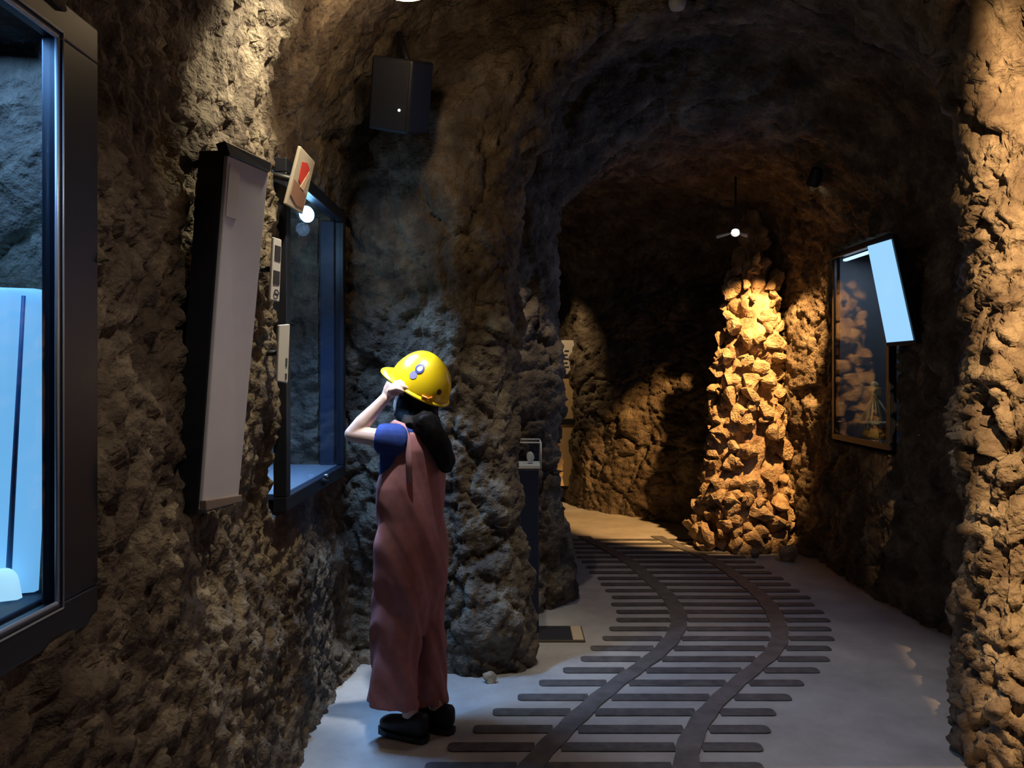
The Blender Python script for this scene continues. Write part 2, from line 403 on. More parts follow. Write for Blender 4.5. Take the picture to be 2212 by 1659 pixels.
def rock_column():
    cx, cy = 1.98, 6.78
    root = empty('rock_column', (cx, cy, 0), 'tapering column of broken ochre rock lit by a warm spotlight at the bend', 'rock')
    bm = bmesh.new(); rings = []; nz, na = 90, 72
    H = 2.9
    for i in range(nz):
        z = -.03 + H * i / (nz - 1); t = z / H
        rx = .35 * (1 - t) + .12 * t + .04 * math.sin(5 * t); ry = .29 * (1 - t) + .13 * t
        ox = .10 * t
        rings.append([(cx + ox + rx * math.cos(a), cy + ry * math.sin(a), z) for a in np.linspace(0, 2 * math.pi, na, endpoint=False)])
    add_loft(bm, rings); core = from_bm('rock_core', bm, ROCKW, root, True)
    def fn(P):
        P = P + 3; h1, c1 = facets(P, 5.5, 21); h2, c2 = facets(P, 12, 22)
        return .05 * h1 + .022 * h2 - .03 * (1 - c1) - .01 * (1 - c2) + .02 * fbm(P, 8, 3, 5)
    displace(core, fn)
    rr_ = random.Random(3)
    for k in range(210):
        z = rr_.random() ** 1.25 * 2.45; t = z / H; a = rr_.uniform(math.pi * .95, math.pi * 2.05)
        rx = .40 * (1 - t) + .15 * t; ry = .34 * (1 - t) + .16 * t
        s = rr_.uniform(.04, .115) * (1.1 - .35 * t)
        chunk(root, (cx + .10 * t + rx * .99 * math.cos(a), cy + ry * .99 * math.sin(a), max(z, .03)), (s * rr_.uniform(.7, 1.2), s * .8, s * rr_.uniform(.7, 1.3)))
    return root
rock_column()
# loose stones against the foot of the column
for i, (px, py, s) in enumerate(((1700, 1212, .10), (1630, 1204, .06), (1560, 1186, .07))):
    Y = 2550 / (py - 800); p = at(px, py, Y)
    o = chunk(None, (p.x, p.y, s * .55), (s, s * .9, s * .8), 'loose_stone')
    tag(o, ['largest loose ochre stone at the right foot of the lit rock column',
            'ochre stone in the middle of the lit column foot', 'leftmost loose ochre stone at the lit column foot'][i], 'stone', 'stones around the column foot')
# pale stone at the foot of the rock pillar behind the person
p = at(1058, 1462, 3.84); o = chunk(None, (p.x, p.y - .06, .022), (.035, .03, .04), 'loose_stone')
tag(o, 'small pale stone on the floor at the foot of the pillar behind the person', 'stone')

# ------------------------------------------------------------------ lamps
def track_light(loc, target, energy, color, angle, label, blend=.4, lens=(1, .85, .6), estr=8, up=.12, size=.045, metal=None):
    loc = Vector(loc); tgt = Vector(target); d = (tgt - loc).normalized()
    root = empty('spotlight', loc, label, 'lamp')
    bm = bmesh.new(); r = add_tube(bm, [loc - d * .13, loc - d * .12, loc - d * .03, loc], [size * .6, size * .8, size, size * 1.05], 20, cap=False)
    bm.faces.new(r[0][::-1]); from_bm('lamp_housing', bm, STEEL if metal else BLACK, root, True)
    tube('lens', [loc - d * .022, loc - d * .018], size * .9, mat('lens_' + label[:12], (.8, .8, .8), .3, emit=lens, estr=estr), root, 20)
    tube('bracket', [loc - d * .08, loc - d * .08 + Vector((0, 0, up))], .008, BLACK, root)
    o = spot_light('spotlight_beam', loc + d * .005, tgt, energy, color, angle, blend); o.parent = root; o.matrix_parent_inverse = Matrix.Translation(-loc)
    return root
sp = track_light((1.20, 1.30, 2.62), (1.92, 2.90, 1.55), 760, (1, .63, .29), 84, 'black spotlight with a flap aimed at the ochre pillar nearest the camera', .5, up=.5)
sp.children[-1].data.shadow_soft_size = .008
box('added_flap', (1.08, 1.50, 2.30), (1.2665, 1.504, 2.85), BLACK, sp, 0)  # unseen flap added to keep the beam off the right wall
track_light((2.10, 5.50, 2.80), (1.98, 6.65, 1.44), 760, (1, .53, .17), 47, 'black spotlight high on the vault shining down on the lit rock column', .35, up=.25)
track_light((1.72, 6.06, 2.56), (1.45, 5.2, 1.9), 3, (1, .75, .5), 60, 'small silver spotlight beside the top of the lit rock column', .5, up=.4, metal='steel', lens=(1, .9, .8), estr=3, size=.032)
for dx, dz in ((-.14, -.03), (.10, -.02)):
    tube('side_arm', [(1.72, 6.10, 2.57), (1.72 + dx, 6.08, 2.56 + dz)], [.008, .013], mat('pale_metal', (.75, .75, .74), .3), bpy.data.objects['spotlight.002'], 10)
track_light((-.42, 2.55, 3.02), (-.97, 2.56, 2.0), 125, (1, .88, .60), 64, 'black spotlight washing the near wall above the tilted text panel', .8, up=.3)
track_light((-.38, 2.72, 3.02), (-.50, 3.22, 1.38), 330, (.90, .95, 1), 17, 'black spotlight over the walkway aimed at the person', 1, up=.3)
track_light((.30, 2.9, 3.05), (-.02, 3.95, .55), 80, (1, .93, .72), 34, 'black spotlight aimed at the pillar foot behind the person', .8, up=.3)
track_light((.12, 1.15, 2.95), (-.86, 1.95, .75), 38, (1, .85, .68), 46, 'black spotlight behind the camera aimed at the lower near wall', .8, up=.4)  # added fill lamp, out of view, lifting the lower near wall
track_light((.85, 3.0, 3.18), (1.30, 3.45, 0), 66, (1, .90, .82), 50, 'black downlight in the vault over the inlaid track', .8, up=.2)  # unseen lamp added to brighten the floor along the track
# lamp glowing on the vault
def vault_lamp():
    c = Vector((-.40, 2.95, 2.922)); root = empty('ceiling_lamp', c, 'warm glowing downlight on the vault above the person', 'lamp')
    bm = bmesh.new(); r = add_tube(bm, [c + Vector((0, 0, .16)), c + Vector((0, 0, .05)), c], [.03, .06, .085], 24, cap=False); bm.faces.new(r[0][::-1])
    from_bm('lamp_shade', bm, STEEL, root, True)
    ell('bulb', c + Vector((0, 0, .01)), (.05, .05, .035), mat('bulb_glow', (1, .9, .7), .4, emit=(1, .72, .38), estr=6), root)
    tube('stem', [c + Vector((0, 0, .15)), c + Vector((0, 0, .4))], .01, STEEL, root)
    o = point_light('ceiling_lamp_light', c + Vector((.0, .02, -.05)), 6, (1, .70, .40), .04); o.parent = root; o.matrix_parent_inverse = Matrix.Translation(-c)
vault_lamp()

# ------------------------------------------------------------------ display cases
def rough_grid(name, o, eu, ev, nu, nv, amp, m, parent, seed):
    o, eu, ev = Vector(o), Vector(eu), Vector(ev); n = eu.cross(ev).normalized()
    P = np.array([list(o + eu * (i / nu) + ev * (j / nv)) for j in range(nv + 1) for i in range(nu + 1)], np.float32)
    h, c = facets(P, 9, seed); h2, c2 = facets(P, 24, seed + 2)
    P = P + np.array(n, np.float32) * (amp * (h + .4 * h2 - .4 * (1 - c)))[:, None]
    me = bpy.data.meshes.new(name)
    me.from_pydata(P.tolist(), [], [(j * (nu + 1) + i, j * (nu + 1) + i + 1, (j + 1) * (nu + 1) + i + 1, (j + 1) * (nu + 1) + i) for j in range(nv) for i in range(nu)])
    return link(name, me, m, parent, True)

def frame_bars(side, xf, y0, y1, z0, z1, wf, dep, parent, m):
    """four bars around an opening in a plane x = xf; depth runs into the wall"""
    xa, xb = sorted((xf, xf + side * dep))
    box('frame_bar', (xa, y0 - wf, z1), (xb, y1 + wf, z1 + wf), m, parent)
    box('frame_bar', (xa, y0 - wf, z0 - wf), (xb, y1 + wf, z0), m, parent)
    box('frame_bar', (xa, y0 - wf, z0), (xb, y0, z1), m, parent)
    box('frame_bar', (xa, y1, z0), (xb, y1 + wf, z1), m, parent)
def bead(side, xf, y0, y1, z0, z1, parent, m, r=.005):
    for a, b in (((y0, z0), (y1, z0)), ((y1, z0), (y1, z1)), ((y1, z1), (y0, z1)), ((y0, z1), (y0, z0))):
        tube('glass_bead', [(xf, *a), (xf, *b)], r, m, parent, 8)

def case_near():
    y0, y1, z0, z1 = .40, 1.445, 1.07, 2.115; xf = -.845
    root = empty('display_case', (xf, (y0 + y1) / 2, z0), 'large blue lit glass display case set in the wall nearest the camera', 'display case')
    xa, xb = xf - .02, xf + .012
    box('frame_bar', (xa, y0 - .06, z1), (xb, y1 + .14, z1 + .07), FRAME, root)
    box('frame_bar', (xa, y0 - .06, z0 - .07), (xb, y1 + .14, z0), FRAME, root)
    box('frame_bar', (xa, y0 - .06, z0), (xb, y0, z1), FRAME, root)
    box('frame_bar', (xa, y1, z0), (xb, y1 + .14, z1), FRAME, root)
    bead(-1, xf + .012, y0, y1 - .004, z0 + .004, z1 - .004, root, CHROME, .004)
    bead(-1, xf + .014, y0, y1 + .012, z0 - .010, z1 + .010, root, CHROME, .002)
    box('glass_pane', (xf - .003, y0, z0), (xf + .003, y1, z1), GLASS, root, 0)
    rough_grid('rock_backdrop', (-1.40, 1.54, z0 - .02), (.54, 0, 0), (0, 0, z1 - z0 + .04), 60, 110, .015, ROCK, root, 71)
    box('case_floor', (-1.38, y0, z0 - .02), (xf - .03, 1.54, z0 + .004), NAVY, root)
    o = area_light('case_light', (-1.0, 1.35, z1 - .01), (-1.0, 1.42, 1.0), 3.2, (.22, .5, 1), .25, .25); o.parent = root; o.matrix_parent_inverse = Matrix.Translation(-root.location)
case_near()
LIT = mat('blue_light_as_glow', (.3, .5, .7), .5, emit=(.22, .60, 1.0), estr=.8)  # blue case lighting on the panel, put in as emission
LITB = mat('pale_light_as_glow', (.5, .7, .8), .5, emit=(.45, .80, 1.0), estr=.95)  # same blue lighting, stronger, as emission for the low panel
def lit_panel(name, y_, z0, z1, x0, x1, lean, m, label, r=.03):
    # curved panel standing in the case: bowed front, rounded corner
    bm = bmesh.new(); n = 14; rows = []
    zs = [z0] + [z1 - r + r * math.sin(a) for a in np.linspace(0, math.pi / 2, 6)]
    for z in zs:
        ins = r - math.sqrt(max(r * r - max(z - (z1 - r), 0) ** 2, 0)); f = (z - z0) / (z1 - z0)
        xe = x1 + lean * f - ins
        rows.append([(x0 + (xe - x0) * i / n, y_ + .05 * (i / n) ** 2 - .02 * math.sin(math.pi * i / n), z) for i in range(n + 1)])
    fr = [[bm.verts.new(p) for p in row] for row in rows]; bk = [[bm.verts.new((p[0], p[1] + .015, p[2])) for p in row] for row in rows]
    for j in range(len(rows) - 1):
        for i in range(n):
            bm.faces.new((fr[j][i], fr[j][i + 1], fr[j + 1][i + 1], fr[j + 1][i])); bm.faces.new((bk[j][i + 1], bk[j][i], bk[j + 1][i], bk[j + 1][i + 1]))
        bm.faces.new((fr[j][n], bk[j][n], bk[j + 1][n], fr[j + 1][n])); bm.faces.new((bk[j][0], fr[j][0], fr[j + 1][0], bk[j + 1][0]))
    for i in range(n):
        bm.faces.new((fr[-1][i], fr[-1][i + 1], bk[-1][i + 1], bk[-1][i])); bm.faces.new((fr[0][i + 1], fr[0][i], bk[0][i], bk[0][i + 1]))
    return tag(from_bm(name, bm, m, None, True), label, 'light box')
lit_panel('display_panel', 1.44, 1.08, 1.655, -1.30, -.905, .03, LIT, 'tall panel with blue light put in as glow, standing inside the nearest display case')
tb = bpy.data.objects['display_panel']
tube('seam', [(-.945, 1.4745, 1.085), (-.915, 1.4745, 1.64)], [(.006, .004), (.004, .003)], mat('seam_blue', (.05, .16, .35), .5), tb, 8)
lit_panel('display_panel', 1.39, 1.08, 1.135, -1.2, -.905, -.01, LITB, 'low panel with brighter blue light put in as glow, in front of the tall one in the case', .02)

def case_mid():
    y0, y1, z0, z1 = 2.97, 3.90, 1.03, 2.235; xf = -.855
    root = empty('display_case', (xf, (y0 + y1) / 2, z0), 'tall dark framed glass case with a blue lamp in front of the person', 'display case')
    frame_bars(-1, xf + .02, y0, y1, z0, z1, .055, .05, root, FRAME)
    box('glass_pane', (xf - .003, y0, z0), (xf + .003, y1, z1), GLASS, root, 0)
    box('end_panel', (-.945, y1 - .03, z0), (xf - .02, y1 - .005, z1), NAVY, root)
    rough_grid('rock_backdrop', (-1.38, y1 - .005, z0 - .02), (.42, 0, 0), (0, 0, z1 - z0 + .04), 40, 90, .02, ROCK, root, 81)
    box('case_floor', (-1.38, y0, z0 - .02), (xf - .01, y1, z0 + .004), mat('grey_shelf', (.16, .17, .19), .6), root)
    lk = ell('lock', (xf + .03, 3.47, z0 - .02), (.018, .012, .018), BLACK, root)
    tube('lock_cap', [(xf + .035, 3.47, z0 + .0), (xf + .035, 3.47, z0 + .012)], .010, STEEL, root)
    o = area_light('case_strip_light', (-.885, 3.40, 2.2), (-.62, 3.12, .0), 20, (.26, .53, 1), .6, .05); o.data.spread = math.radians(105); o.parent = root; o.matrix_parent_inverse = Matrix.Translation(-root.location)
    c = Vector((-.90, 3.45, 2.185)); b = ell('blue_bulb', c, (.03, .06, .035), mat('blue_bulb', (.5, .8, 1), .4, emit=(.35, .75, 1), estr=9), root); b['label'] = 'glowing blue white bulb under the case top'
    o = point_light('case_lamp', c + Vector((.0, -.02, -.07)), 2.5, (.40, .66, 1), .03); o.parent = root; o.matrix_parent_inverse = Matrix.Translation(-root.location)
case_mid()

def case_right():
    y0, y1, z0, z1 = 5.03, 5.84, 1.03, 2.33; xf = 2.40
    root = empty('display_case', (xf, (y0 + y1) / 2, z0), 'dim glass display case in the dark wall under the slanted blue screen', 'display case')
    frame_bars(1, xf - .01, y0, y1, z0, z1, .04, .05, root, FRAME)
    box('glass_pane', (xf - .003, y0, z0), (xf + .003, y1, z1), GLASS, root, 0)
    box('end_panel', (xf + .02, y1 - .03, z0), (2.90, y1 - .005, z1), mat('grey_liner', (.10, .12, .15), .6), root)
    box('case_floor', (xf + .01, y0, z0 - .02), (2.90, y1, z0 + .004), NAVY, root)
    box('light_strip', (xf + .03, 5.2, z1 - .03), (xf + .06, y1 - .06, z1 - .012), mat('strip_glow', (.8, .9, 1), .4, emit=(.6, .8, 1), estr=1.5), root)
    o = area_light('case_light', (xf + .2, 5.4, z1 - .05), (xf + .15, 5.5, 1), 1.6, (.8, .9, 1), .1, .4); o.parent = root; o.matrix_parent_inverse = Matrix.Translation(-root.location)
    # pithead model
    b = Vector((2.53, 5.45, 1.034)); mr = empty('pithead_model', b, 'small pale wooden pithead model standing in the dim display case', 'model')
    ell('model_ground', b + Vector((0, 0, .02)), (.09, .12, .05), GOLD, mr)
    box('platform', b + Vector((-.10, -.13, .10)), b + Vector((.06, .07, .112)), WOOD, mr, .002)
    for dx, dy in ((-.07, -.05), (.03, -.05), (-.07, .05), (.03, .05)):
        tube('leg', [b + Vector((dx, dy, .03)), b + Vector((-.02 + dx * .15, dy * .15, .30))], .007, WOOD, mr, 8)
    tube('strut', [b + Vector((-.11, .02, .115)), b + Vector((-.02, 0, .30))], .008, WOOD, mr, 8)
    tube('strut', [b + Vector((.06, -.10, .115)), b + Vector((-.02, 0, .30))], .008, WOOD, mr, 8)
    box('hoist_house', b + Vector((-.05, -.03, .29)), b + Vector((.015, .03, .345)), WOOD, mr, .003)
    tube('wheel', [b + Vector((-.02, -.006, .36)), b + Vector((-.02, .006, .36))], .03, WOOD, mr, 18)
case_right()

# slanted blue screen on the opposite wall
def screen():
    q = [at(1873, 530, 4.86), at(1926, 514, 4.60), at(1975, 737, 4.62), at(1915, 742, 4.88)]
    c = sum(q, Vector()) / 4; root = empty('wall_screen', c, 'bright blue slanted screen hanging on the dark wall', 'screen')
    n = (q[1] - q[0]).cross(q[3] - q[0]).normalized()
    if n.dot(Vector((0, 0, EYE)) - c) < 0: n = -n
    bq = [c + (p - c) * 1.06 - n * .004 for p in q]; board('screen_housing', bq, .035, BLACK, root)
    patch('screen_face', q, n, rr(.02, .98, .01, .99), .002, mat('screen_glow', (.1, .2, .4), .4, emit=(.33, .66, 1.0), estr=1.0), root)
    tube('wall_arm', [c - n * .03, c - n * .03 + Vector((.22, 0, .02))], .015, BLACK, root)
    o = area_light('screen_light', c + n * .02, c + n, 5, (.28, .46, 1), .25, .6); o.parent = root; o.matrix_parent_inverse = Matrix.Translation(-root.location)
screen()

# glass box on a dark pedestal
def pedestal():
    x0, x1, y0, y1 = -.02, .152, 4.46, 4.70
    r = tag(box('pedestal', (x0, y0, 0), (x1, y1, .94), mat('navy_pedestal', (.012, .018, .05), .5), None, .006), 'narrow dark navy pedestal half hidden behind the rock pillar', 'pedestal')
    root = empty('glass_box', ((x0 + x1) / 2, (y0 + y1) / 2, .941), 'small white edged glass box on the dark pedestal', 'display case')
    xa, xb, ya, yb, za, zb = x0 + .005, x1 + .012, y0, y1 - .02, .942, 1.09
    E = mat('white_edge', (.8, .8, .78), .3)
    box('base_tray', (xa, ya, za), (xb, yb, za + .018), E, root, .002)
    box('glass_pane', (xa, ya, za + .018), (xb, ya + .004, zb), GLASS, root, 0)
    box('glass_pane', (xb - .004, ya + .004, za + .018), (xb, yb, zb), GLASS, root, 0)
    for (x, y) in ((xa, ya), (xb, ya), (xb, yb), (xa, yb)): tube('edge_bar', [(x, y, za), (x, y, zb)], .004, E, root, 8)
    for a, b in (((xa, ya), (xb, ya)), ((xb, ya), (xb, yb)), ((xb, yb), (xa, yb)), ((xa, yb), (xa, ya))): tube('edge_bar', [(*a, zb), (*b, zb)], .004, E, root, 8)
    o = chunk(None, (.11, 4.56, .992), (.04, .035, .03), 'mineral_specimen'); o.data = o.data.copy(); o.data.materials[0] = STONEW
    tag(o, 'white mineral lump lying in the small glass box', 'mineral')
    p = Vector((.11, 4.50, 1.35))
    track_light((.10, 4.36, 2.75), (.17, 4.78, 1.0), 60, (1, .84, .64), 52, 'black spotlight above the small glass box on the pedestal', .5, up=.4, size=.03)
pedestal()
# floor plate
def floor_plate():
    root = empty('floor_plate', (.27, 4.47, 0), 'flat dark rectangular plate with a tan end set on the floor by the pedestal', 'floor plate')
    box('plate_rim', (.14, 4.335, 0), (.405, 4.585, .012), mat('plate_rim', (.10, .08, .06), .5), root, .003)
    box('dark_plate', (.148, 4.345, .008), (.335, 4.575, .015), mat('plate_dark', (.035, .035, .045), .4), root, .002)
    box('tan_end', (.338, 4.345, .008), (.397, 4.575, .015), mat('plate_tan', (.55, .43, .30), .6), root, .002)
floor_plate()

# ------------------------------------------------------------------ signs on the near wall
def text_panel():
    q = [at(492, 335, 2.03), at(580, 372, 2.21), at(515, 1083, 2.19), at(436, 1103, 2.03)]
    root = empty('text_panel', q[3], 'tall narrow pale grey text panel tilting out from the near wall', 'sign')
    _, n = board('panel_board', q, .012, PALE, root)
    c = sum(q, Vector()) / 4
    bq = [p - n * .012 + (p - c).normalized() * .012 for p in q]; board('backing_box', bq, .075, FRAME, root)
    tl, tr, br, bl = q
    cap, _ = board('top_cap', [tl + Vector((-.004, -.01, .035)), tr + Vector((.006, .01, .03)), tr + n * .006, tl + n * .006], .03, FRAME, root)
    board('bottom_ledge', [bl + n * .012 + Vector((0, 0, .028)), br + n * .012 + Vector((0, 0, .02)), br + n * .014, bl + n * .014], .02, mat('bronze_ledge', (.16, .12, .10), .5), root)
    patch('label_strip', q, n, rr(.05, .3, .02, .17), .0015, WHITEP, root)
text_panel()
def poster():
    q = [at(650, 316, 2.80), at(681, 350, 2.98), at(654, 463, 2.98), at(618, 441, 2.80)]
    root = empty('picture_sign', q[3], 'small cream sign with a red figure tilted above the blue lamp case', 'sign')
    _, n = board('sign_board', q, .012, CREAM, root)
    patch('red_figure', q, n, [(.25, .2), (.55, .14), (.75, .2), (.7, .45), (.5, .56), (.3, .5)], .002, REDP, root)
    patch('white_streak', q, n, [(.75, .25), (.85, .3), (.7, .62), (.45, .6)], .003, mat('peach_print', (.8, .55, .40), .5), root)
    patch('lower_picture', q, n, [(.08, .55), (.5, .58), (.9, .66), (.92, .9), (.5, .92), (.08, .82)], .002, BROWNP, root)
    c = sum(q, Vector()) / 4; tube('bracket', [c - n * .012, c - n * .16], .012, BLACK, root)
poster()
def plaque(px, Y, label, marks, ring=False):
    q = [at(px[0][0], px[0][1], Y), at(px[1][0], px[1][1], Y + .06), at(px[2][0], px[2][1], Y + .06), at(px[3][0], px[3][1], Y)]
    root = empty('wall_plaque', q[3], label, 'sign'); _, n = board('plaque_board', q, .010, WHITEP, root)
    for uv in marks: patch('dark_field', q, n, rr(*uv), .002, DARKP, root)
    if ring:
        bm = bmesh.new(); k = 16
        A = [bm.verts.new(on_quad(q, .5 + .30 * math.cos(a), .87 + .055 * math.sin(a), n, .003)) for a in np.linspace(0, 6.283, k, endpoint=False)]
        B = [bm.verts.new(on_quad(q, .5 + .15 * math.cos(a), .87 + .028 * math.sin(a), n, .003)) for a in np.linspace(0, 6.283, k, endpoint=False)]
        for i in range(k): bm.faces.new((A[i], A[(i + 1) % k], B[(i + 1) % k], B[i]))
        from_bm('ring_mark', bm, DARKP, root)
    c = sum(q, Vector()) / 4; tube('bracket', [c - n * .01, c - n * .12], .010, BLACK, root)
plaque([(592, 512), (609, 518), (604, 652), (585, 648)], 2.62, 'slim white plaque with dark squares between text panel and blue lamp case', [(.15, .85, .12, .36), (.12, .85, .52, .74)], True)
plaque([(604, 702), (627, 700), (622, 828), (600, 824)], 2.70, 'slim blank pinkish plaque with two dark slots under the squared plaque', [(.68, .82, .58, .72), (.68, .82, .84, .94)])

# loudspeaker and detector on the vault
def loudspeaker():
    c = Vector((-.50, 3.55, 2.74)); root = empty('loudspeaker', c, 'black box loudspeaker with one white light hung under the vault', 'loudspeaker')
    M = Matrix.Translation(c) @ Matrix.Rotation(math.radians(-20), 4, 'Z') @ Matrix.Rotation(math.radians(18), 4, 'X') @ Matrix.Rotation(math.radians(14), 4, 'Y')
    NB = mat('speaker_black', (.004, .006, .013), .6)
    box('cabinet', (-.10, -.11, -.155), (.10, .11, .155), NB, root, .012, M)
    box('grille', (-.088, -.118, -.143), (.088, -.108, .143), mat('grille_black', (.004, .006, .013), .8), root, .004, M)
    p = M @ Vector((.055, -.121, -.055)); ell('indicator_light', p, (.006, .004, .006), mat('led', (1, 1, 1), .4, emit=(.9, .95, 1), estr=2), root)
    tube('bracket', [M @ Vector((0, .08, .1)), M @ Vector((0, .08, .1)) + Vector((-.06, .05, .2))], .014, BLACK, root)
loudspeaker()
def detector():
    c = at(1463, 8, 4.0); root = empty('smoke_detector', c, 'small round pale detector on the dark vault', 'detector')
    bm = bmesh.new(); add_tube(bm, [c + Vector((0, 0, .02)), c, c - Vector((0, 0, .025)), c - Vector((0, 0, .032))], [.045, .045, .035, .02], 20); from_bm('detector_body', bm, mat('old_white', (.4, .4, .37), .5), root, True)
    tube('stem', [c + Vector((0, 0, .01)), c + Vector((0, 0, .25))], .012, STEEL, root)
detector()

# far notice board beyond the bend
def notice():
    y = 8.9; a = at(1190, 735, y); b = at(1250, 1150, y)
    root = empty('notice_board', (a.x, y, 0), 'lit notice board glimpsed through the gap beyond the dark arch', 'sign')
    top, m1, m2, bot = a.z, at(0, 812, y).z, at(0, 905, y).z, at(0, 1050, y).z
    box('post', (a.x + .02, y + .02, 0), (a.x + .07, y + .05, bot), BLACK, root); box('post', (b.x - .07, y + .02, 0), (b.x - .02, y + .05, bot), BLACK, root)
    box('poster', (a.x, y, m1 + .02), (b.x, y + .02, top), mat('poster_white', (.75, .70, .66), .5), root)
    box('rail_bar', (a.x, y - .01, m1 - .02), (b.x, y + .03, m1 + .02), BLACK, root)
    box('tan_board', (a.x, y, m2), (b.x, y + .02, m1 - .02), mat('tan_board', (.62, .45, .26), .6), root)
    box('ledge', (a.x, y - .02, m2 - .06), (b.x, y + .03, m2), BLACK, root)
    box('lower_board', (a.x, y, bot), (b.x, y + .02, m2 - .06), mat('tan_board'), root)
    for k in range(5):
        z = top - .13 - k * .045
        box('text_line', (at(1219, 0, y).x, y - .004, z), (at(1229 - (k % 2) * 3, 0, y).x, y + .001, z + .016), DARKP, root, 0)
    track_light((.15, 8.0, 2.75), (.6, 8.9, 1.2), 45, (1, .70, .36), 60, 'small spotlight in front of the far notice board', .6, up=.25)
notice()

# ------------------------------------------------------------------ person
def person():
    B = Vector((-.42, 3.25, 0)); root = empty('person', B, 'person in yellow helmet and dusty pink overalls, one hand at the helmet brim', 'person')
    Fw = Vector((-.86, .51, 0)).normalized(); Lf = Vector((0, 0, 1)).cross(Fw); Up = Vector((0, 0, 1))
    V = Vector
    def pt(f, l, z, c=B): return V((c.x, c.y, 0)) + Fw * f + Lf * l + Up * z
    # helmet frame
    tl = math.radians(31); hf = Fw * math.cos(tl) + Up * math.sin(tl); hl = Lf.copy(); hu = hf.cross(hl)
    HC = V((-.386, 3.28, 1.43)); M3 = Matrix((hf, hl, hu)).transposed()
    hd = HC - hu * .035 - hf * .005
    tl2 = math.radians(16); ff = Fw * math.cos(tl2) + Up * math.sin(tl2); fu = ff.cross(hl); MF = Matrix((ff, hl, fu)).transposed()
    # ---- body (one surface)
    bm = bmesh.new()
    add_ell(bm, hd, (.098, .078, .105), MF); add_ell(bm, hd + ff * .035 - fu * .055, (.062, .056, .07), MF)
    add_tube(bm, [hd + ff * .088 + fu * .01, hd + ff * .108 - fu * .025, hd + ff * .09 - fu * .035], [.008, .013, .010], 10)      # nose
    for s in (-1, 1): add_ell(bm, hd + hl * (s * .078) - fu * .015, (.022, .010, .032), MF, 12, 8)                               # ears
    for z_, w_ in ((-.058, .022), (-.070, .020)): add_tube(bm, [hd + ff * .086 + fu * z_ - hl * w_, hd + ff * .096 + fu * z_, hd + ff * .086 + fu * z_ + hl * w_], [.004, .007, .004], 8)  # lips
    nb = pt(-.01, 0, 1.24); add_tube(bm, [hd - fu * .07 - ff * .02, hd.lerp(nb, .65), nb], [.046, .045, .055], 16)
    # trunk
    add_tube(bm, [pt(0, 0, 1.26), pt(0, 0, 1.18), pt(.005, 0, 1.05), pt(0, 0, .92), pt(-.01, 0, .80), pt(-.005, 0, .72)],
             [(.05, .08), (.07, .105), (.075, .105), (.075, .10), (.085, .12), (.07, .10)], 20)
    shL = V((-.462, 3.13, 1.222)); elL = at(761, 938, 3.16); wrL = at(834, 858, 3.17)
    add_tube(bm, [pt(0, .06, 1.23), shL, shL.lerp(elL, .5), elL, ], [.05, .047, .037, .031], 14)
    add_ell(bm, elL, (.032, .032, .032), None, 14, 8)
    add_tube(bm, [elL, elL.lerp(wrL, .3), elL.lerp(wrL, .75), wrL], [.031, .034, .025, .022], 14)
    # left hand on the brim
    K = at(850, 832, 3.165); add_tube(bm, [wrL, wrL.lerp(K, .45), K], [(.022, .016), (.030, .016), (.034, .013)], 12)
    for i in range(4):
        off = V((.006, .018, .010)) * (1.3 - i) + V((0, 0, -.002)); ln = (1.15, 1.3, 1.25, 1.0)[i]
        k0 = K + off; k1 = k0 + V((.022, .006, .006)) * ln; k2 = k1 + V((.020, .008, -.006)) * ln; k3 = k2 + V((.012, .008, -.008)) * ln
        add_tube(bm, [wrL.lerp(k0, .6), k0, k1, k2, k3], [.008, .0088, .0082, .0075, .006], 10); add_ell(bm, k0, (.0095,) * 3, None, 8, 6)
    t0 = wrL.lerp(K, .35) + V((.016, -.006, -.008)); add_tube(bm, [t0, t0 + V((.022, .004, .008)), t0 + V((.040, .010, .016)), t0 + V((.052, .016, .022))], [.010, .0095, .0085, .0065], 10)
    # right arm hangs on the far side
    shR = pt(.01, -.155, 1.22); elR = pt(.06, -.185, .99); wrR = pt(.075, -.165, .80)
    add_tube(bm, [pt(0, -.06, 1.23), shR, shR.lerp(elR, .5), elR], [.05, .047, .037, .031], 14); add_ell(bm, elR, (.032,) * 3, None, 14, 8)
    add_tube(bm, [elR, elR.lerp(wrR, .35), wrR], [.031, .033, .022], 14)
    hdir = (wrR - elR).normalized(); KR = wrR + hdir * .075; add_tube(bm, [wrR, wrR + hdir * .035, KR], [(.022, .016), (.030, .017), (.034, .013)], 12)
    for i in range(4):
        k0 = KR + Up * (.018 * (1.5 - i)); ln = (.95, 1.05, 1, .8)[i]; bend = Lf * .012
        add_tube(bm, [wrR.lerp(k0, .6), k0, k0 + (hdir * .028 + bend * .4) * ln, k0 + (hdir * .048 + bend * 1.2) * ln, k0 + (hdir * .060 + bend * 2) * ln], [.008, .0088, .0082, .0075, .006], 10)
    t0 = wrR + hdir * .02 + Up * .022; add_tube(bm, [t0, t0 + hdir * .02 + Up * .016, t0 + hdir * .045 + Up * .022], [.010, .009, .007], 10)
    # legs and feet
    LF = V((-.415, 3.21, 0)); RF = V((-.315, 3.285, 0))
    for s, ft in ((1, LF), (-1, RF)):
        hip = pt(-.005, .085 * s, .78); kn = hip.lerp(V((ft.x, ft.y, .09)), .52) + Fw * .02; an = V((ft.x, ft.y, .09))
        add_tube(bm, [hip, hip.lerp(kn, .4), kn, kn.lerp(an, .35), an + Up * .03, an], [.085, .075, .052, .050, .034, .034], 16)
        add_tube(bm, [an - Fw * .02 - Up * .045, an + Fw * .05 - Up * .05, an + Fw * .12 - Up * .065], [.030, .030, .022], 12)
    body = from_bm('body', bm, SKIN, root, True); remesh(body, .0042, 4)
